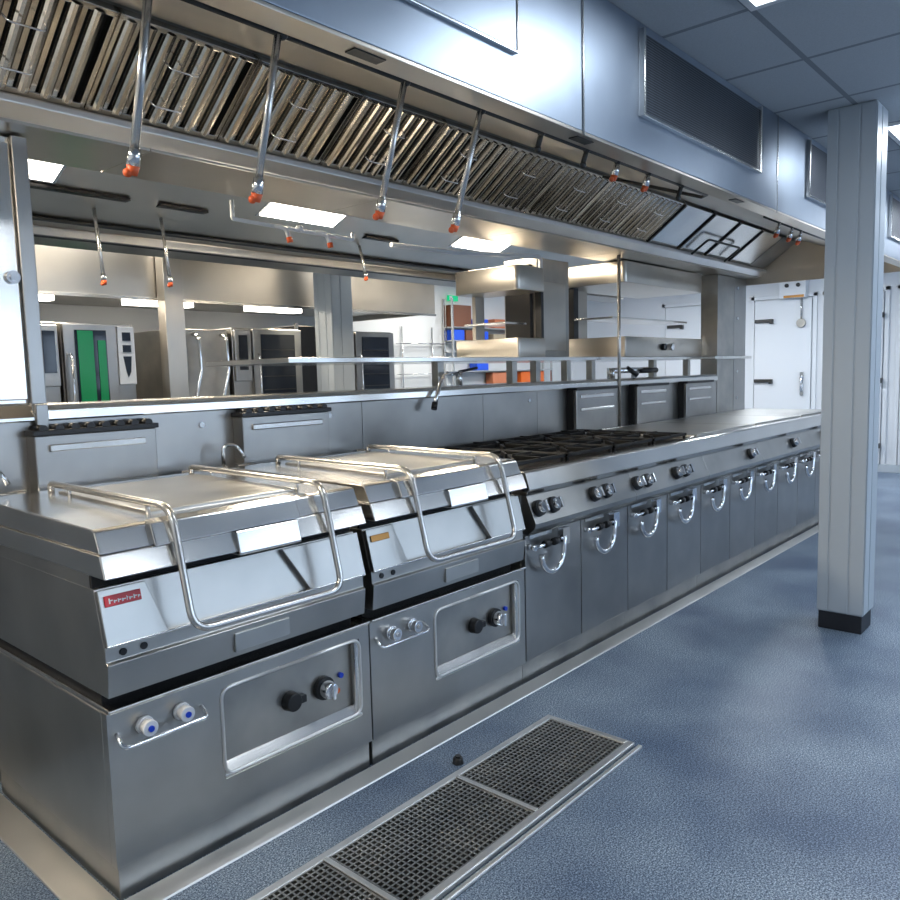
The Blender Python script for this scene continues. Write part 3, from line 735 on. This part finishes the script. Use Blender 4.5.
# ------------------------------------------------------------------ rear line: canopy, ovens, column, racks
t = thing('rear_canopy', 'steel canopy over the oven line at the back of the kitchen', 'canopy', (0, 4.1, 1.93))
MB().box(-4.5, 3.40, 1.945, 3.22, 3.43, CZ-.002).build('fascia', 'hood', t, bev=.003)
MB().box(3.19, 3.431, 1.945, 3.22, 4.79, CZ-.002).build('end_panel', 'hood', t, bev=.003)
MB().prism([(3.431, 2.02), (3.431, 2.0), (4.79, 2.0), (4.79, 2.02)], -4.5, 3.189).build('under_panel', 'worn', t)
MB().box(-4.5, 3.385, 1.925, 3.22, 3.40, 1.945).build('bottom_lip', 'bright', t)
for x in (-.5, .62, 1.75, -1.6):
    MB().box(x-.28, 4.02, 1.955, x+.28, 4.14, 1.999).build('strip_lamp', 'lampw', t)
    area((x, 3.75, 1.985), (0, -.35, -1), .5, .1, 9, WARM, 'canopy_lamp')

def oven(x0, x1, lab, reflection, panel_side, seedx):
    t = thing('combi_oven', lab, 'oven', ((x0+x1)/2, 3.9, 0), 'combi ovens along the back line')
    z1 = 1.76; w = x1-x0
    MB().box(x0, 3.53, .12, x1, 4.35, z1).build('body', 'steelv', t, bev=.006)
    for a in (x0+.04, x1-.08):
        for b in (3.58, 4.25): MB().box(a, b, 0, a+.04, b+.04, .12).build('foot', 'black', t)
    cw = .13
    if panel_side == 'r': d0, d1, c0, c1 = x0+.005, x1-cw-.01, x1-cw, x1-.005
    else: c0, c1, d0, d1 = x0+.005, x0+cw+.03, x0+cw+.045, x1-.005
    d = MB().box(d0, 3.495, .85, d1, 3.529, z1-.01).build('door', 'steelv', t, bev=.004)
    g0, g1 = d0+.075, d1-.075
    g = MB().box(g0, 3.488, 1.0, g1, 3.4945, z1-.05).build('window_glass', 'glass', d)
    if reflection:  # green reflection in the glass, painted as flat pieces
        plabel(MB().box(g0+.015, 3.483, 1.02, g0+(g1-g0)*.56, 3.4875, z1-.055).build('glass_reflection', 'green', d), 'green reflection painted on the glass')
        plabel(MB().box(g0+(g1-g0)*.70, 3.483, 1.22, g1-.01, 3.4875, z1-.12).build('glass_reflection', 'green', d), 'green reflection painted on the glass')
    else:
        r = MB()
        for k in range(5): r.box(g0+.01, 3.486, 1.14+k*.11, g1-.01, 3.4878, 1.148+k*.11)
        r.build('rack_rail', 'darkpipe', d)
    MB().tube([(d0+.03, 3.47, 1.0), (d0+.03, 3.45, 1.05), (d0+.03, 3.45, 1.5), (d0+.03, 3.47, 1.55)], .009).build('door_handle', 'chrome', d)
    c = MB().box(c0, 3.50, 1.33, c1, 3.529, z1-.02).build('control_panel', 'white' if reflection else 'steelv', t, bev=.006)
    cx = (c0+c1)/2
    cd = MB()
    if not reflection: cd.box(cx-.04, 3.494, 1.42, cx+.04, 3.4995, 1.70)
    else: cd.box(cx-.03, 3.494, 1.64, cx+.03, 3.4995, 1.70).box(cx-.03, 3.494, 1.56, cx+.03, 3.4995, 1.61)
    if reflection: cd.poly([(cx-.03, 1.53), (cx+.03, 1.53), (cx+.02, 1.42), (cx, 1.38), (cx-.012, 1.42)], 3.494, 3.4995)
    cd.build('display', 'glass', c)
    return t
oven(-1.15, -.42, 'oven at the left end of the back line, mostly behind the wall cabinet', False, 'r', 0)
oven(-.40, .11, 'oven with a green reflection painted on its glass and a white control panel', True, 'r', 1)
oven(.93, 1.60, 'oven with a dark display left of its glass door, left of the rear column', False, 'l', 2)
oven(2.05, 2.72, 'oven just right of the rear column, behind the pass shelf', False, 'l', 3)
t = thing('steel_cabinet', 'dull steel cabinet with two bent chrome handles in the back line', 'cabinet', (.70, 3.9, 0))
MB().box(.43, 3.56, 0, .91, 4.3, 1.74).build('body', 'worn', t, bev=.006)
for x in (.60, .84):
    MB().tube(fillet([(x, 3.55, 1.70), (x, 3.47, 1.68), (x+.01, 3.47, 1.42), (x-.05, 3.47, 1.20), (x-.05, 3.55, 1.15)], .03), .014).build('handle', 'chrome', t)
t = thing('dark_gap_block', 'tall black block added for the dark gap behind the rear square column, between two ovens', 'rack', (1.79, 3.9, 0))
MB().box(1.62, 3.62, 0, 1.98, 4.2, 1.80).build('body', 'black', t, bev=.004)  # black body added to paint the dark gap between the ovens
for x in (1.62, 1.955): MB().box(x, 3.59, 0, x+.025, 3.619, 1.82).build('post', 'pipe', t)
t = thing('steel_post', 'slim steel post between the green-reflection oven and the dull cabinet', 'post', (.32, 3.33, 0))
MB().box(.235, 3.28, 0, .385, 3.385, CZ-.002).build('casing', 'hood', t, bev=.004)
column('rear_column', 1.55, 3.02, 1.77, 3.24, CZ, 'pale square column standing in front of the oven line', base=False)

# worktop below ovens is hidden; white rack on the rear wall
t = thing('wire_rack', 'grey wire rack on the white wall right of the ovens', 'rack', (4.6, 4.7, 1.1))
for x in (4.12, 4.66): MB().cyl((x, 4.77, 1.1), (x, 4.77, 1.93), .008).build('upright', 'pipe', t)
for z in (1.35, 1.72):
    q = MB()
    for k in range(4): q.cyl((4.0, 4.62+.045*k, z), (4.87, 4.62+.045*k, z), .005, n=6)
    for k in range(5): q.cyl((4.02+.2*k, 4.615, z), (4.02+.2*k, 4.775, z), .004, n=6)
    q.build('wire_shelf', 'pipe', t)
t = thing('storage_shelf', 'open storage shelving by the rear wall, seen behind the small gantry', 'shelving', (5.6, 4.7, 0))
for x in (4.889, 7.125):
    for y in (4.62, 4.765): MB().box(x, y, 0, x+.025, y+.025, 2.3).build('post', 'pipe', t)
for z in (.5, 1.0, 1.3602, 1.6098, 1.7554, 1.927):
    MB().box(4.915, 4.62, z, 7.124, 4.79, z+.015).build('shelf_board', 'bright' if z > 1.2 else 'worn', t)
def carton(x, z, w, h, mat, name, lab, grp):
    o = MB().box(x, 4.65, z, x+w, 4.78, z+h).build(name, mat, bev=.006); tag(o, lab, 'box', grp)
    return o
B_, C_ = 'blue bins on the storage shelf', 'cartons on the storage shelf'
carton(4.951, 1.9425, 0.354, 0.281, 'brown', 'carton', 'tall dark brown box on the upper storage shelf, left of a blue bin', C_)
carton(5.398, 1.9425, 0.26, 0.114, 'bluebin', 'blue_bin', 'blue bin on the upper storage shelf', B_)
carton(5.804, 1.9425, 0.374, 0.125, 'orangebox', 'carton', 'orange-brown carton right of the upper blue bin', C_)
carton(6.241, 1.9425, 0.395, 0.146, 'orangebox', 'carton', 'orange-brown carton at the right of the upper storage shelf', C_)
carton(4.951, 1.7709, 0.208, 0.135, 'bluebin', 'blue_bin', 'blue bin on the second storage shelf, at its left end', B_)
carton(5.19, 1.7709, 0.146, 0.135, 'brown', 'carton', 'small brown box between two blue bins', C_)
carton(5.419, 1.7709, 0.239, 0.125, 'bluebin', 'blue_bin', 'blue bin on the second storage shelf, right of the small brown box', B_)
carton(5.773, 1.7709, 0.27, 0.094, 'tan', 'carton', 'tan carton on the second storage shelf', C_)
carton(6.095, 1.7709, 0.478, 0.104, 'orangebox', 'carton', 'orange carton on the second storage shelf beside the tan one', C_)
carton(5.398, 1.3757, 0.25, 0.104, 'bluebin', 'blue_bin', 'blue bin on the lower storage shelf, seen under the pass shelf', B_)
carton(5.742, 1.0155, 0.541, 0.33, 'orangebox', 'carton', 'orange carton seen under the pass shelf, left of the brighter one', C_)
carton(6.397, 1.0155, 0.572, 0.33, 'orange', 'carton', 'bright orange carton seen under the pass shelf beside the gantry', C_)
o = MB().box(4.98, 4.75, 2.28, 5.16, 4.78, 2.35).build('exit_sign', 'exit'); tag(o, 'small green exit sign above the storage shelf', 'sign')
MB().box(4.99, 4.746, 2.29, 5.04, 4.7495, 2.34).build('sign_face', 'white', o)
WL[o.name] = o.location.copy()

# ------------------------------------------------------------------ far wall control box and brush
t = thing('control_box', 'white wall control box with two dark switches by the cold room doors', 'control box', (7.95, 1.41, 2.2))
MB().box(7.86, 1.25, 2.20, 7.99, 1.58, 2.45).build('case', 'white', t, bev=.006)
for y in (1.34, 1.48): MB().cyl((7.86, y, 2.36), (7.84, y, 2.36), .025).build('switch', 'black', t)
MB().box(7.855, 1.27, 2.203, 7.86, 1.52, 2.235).build('warning_label', 'gold', t)
t = thing('pull_cord', 'dark round pull hanging below the white control box', 'pull', (7.93, 1.32, 1.85))
MB().cyl((7.935, 1.32, 2.199), (7.935, 1.32, 1.93), .012).build('cord', 'pipe', t)
MB().cyl((7.95, 1.32, 1.88), (7.915, 1.32, 1.88), .055).build('pull_disc', 'worn', t)

# ------------------------------------------------------------------ floor drain
def grating(x0, x1, lab):
    t = thing('floor_grating', lab, 'floor grating', ((x0+x1)/2, -.43, 0), 'gratings of the floor drain')
    y0, y1 = -.592, -.278
    m = MB()
    z0, z1 = .002, .014
    nx = int(round((x1-x0)/.0188)); ny = 17
    for i in range(nx+1):
        a = x0+(x1-x0)*i/nx; m.box(a-.0030, y0, z0, a+.0030, y1, z1)
    for j in range(ny+1):
        a = y0+(y1-y0)*j/ny; m.box(x0, a-.0030, z0+.0005, x1, a+.0030, z1+.0004)
    m.build('bars', 'worn', t)
    return t
grating(-.765, -.235, 'far square-mesh grating of the floor drain')
grating(-1.33, -.795, 'square-mesh grating in the middle of the floor drain, nearer than the far one')
grating(-1.90, -1.36, 'square-mesh grating of the floor drain at the bottom photo edge')
t = thing('floor_drain', 'polished steel frame of the long floor drain', 'floor drain', (-1.2, -.435, 0))
m = MB()
m.box(-1.95, -.275, .001, -.205, -.249, .017); m.box(-1.95, -.622, .001, -.205, -.595, .017); m.box(-.232, -.595, .001, -.205, -.275, .017)
m.box(-1.95, -.595, .001, -1.903, -.275, .017)
m.build('rim', 'satin', t, bev=.003)
MB().box(-1.95, -.65, .0, -.20, -.634, .012).build('outer_bead', 'satin', t, bev=.003)
for x in (-.78, -1.345): MB().box(x-.009, -.595, .001, x+.009, -.275, .0175).build('cross_bar', 'satin', t, bev=.002)
MB().box(-1.90, -.595, .0004, -.23, -.275, .0016).build('channel_floor', 'gap', t)
t = thing('drain_stub', 'small dark pipe stub on the floor beside the drain frame', 'pipe stub', (-.69, -.2, 0))
MB().cyl((-.69, -.2, 0), (-.69, -.2, .022), .02, .016).build('stub', 'darkpipe', t, bev=.002)
MB().cyl((-.69, -.2, .022), (-.69, -.2, .028), .010).build('stub_cap', 'black', t)

# ------------------------------------------------------------------ world, camera, view
w = bpy.data.worlds.new('world'); S.world = w; w.use_nodes = True
w.node_tree.nodes['Background'].inputs['Color'].default_value = (.60, .77, 1, 1)
w.node_tree.nodes['Background'].inputs['Strength'].default_value = WORLD

def cam():
    f = 772.256; yaw, pitch, roll = (math.radians(a) for a in (48.6124, -5.7163, -1.4544))
    F = Vector((math.sin(yaw)*math.cos(pitch), math.cos(yaw)*math.cos(pitch), math.sin(pitch)))
    R = Vector((math.cos(yaw), -math.sin(yaw), 0)); U = R.cross(F)
    r = R*math.cos(roll)+U*math.sin(roll); u = -R*math.sin(roll)+U*math.cos(roll)
    c = bpy.data.cameras.new('camera'); c.sensor_width = 36; c.lens = f/900*36; c.clip_start = .02
    o = bpy.data.objects.new('camera', c); COL.objects.link(o)
    o.matrix_world = Matrix(((r.x, u.x, -F.x, -2.62096), (r.y, u.y, -F.y, -1.90077), (r.z, u.z, -F.z, 1.35601), (0,0,0,1)))
    S.camera = o
cam()
S.view_settings.view_transform = 'Standard'; S.view_settings.look = 'None'
S.view_settings.gamma = 1; S.view_settings.use_curve_mapping = False
S.view_settings.exposure = .46
S.cycles.max_bounces = 8; S.cycles.glossy_bounces = 5; S.cycles.diffuse_bounces = 4
S.cycles.caustics_reflective = False; S.cycles.caustics_refractive = False
S.cycles.sample_clamp_indirect = 6
S.cycles.use_denoising = True
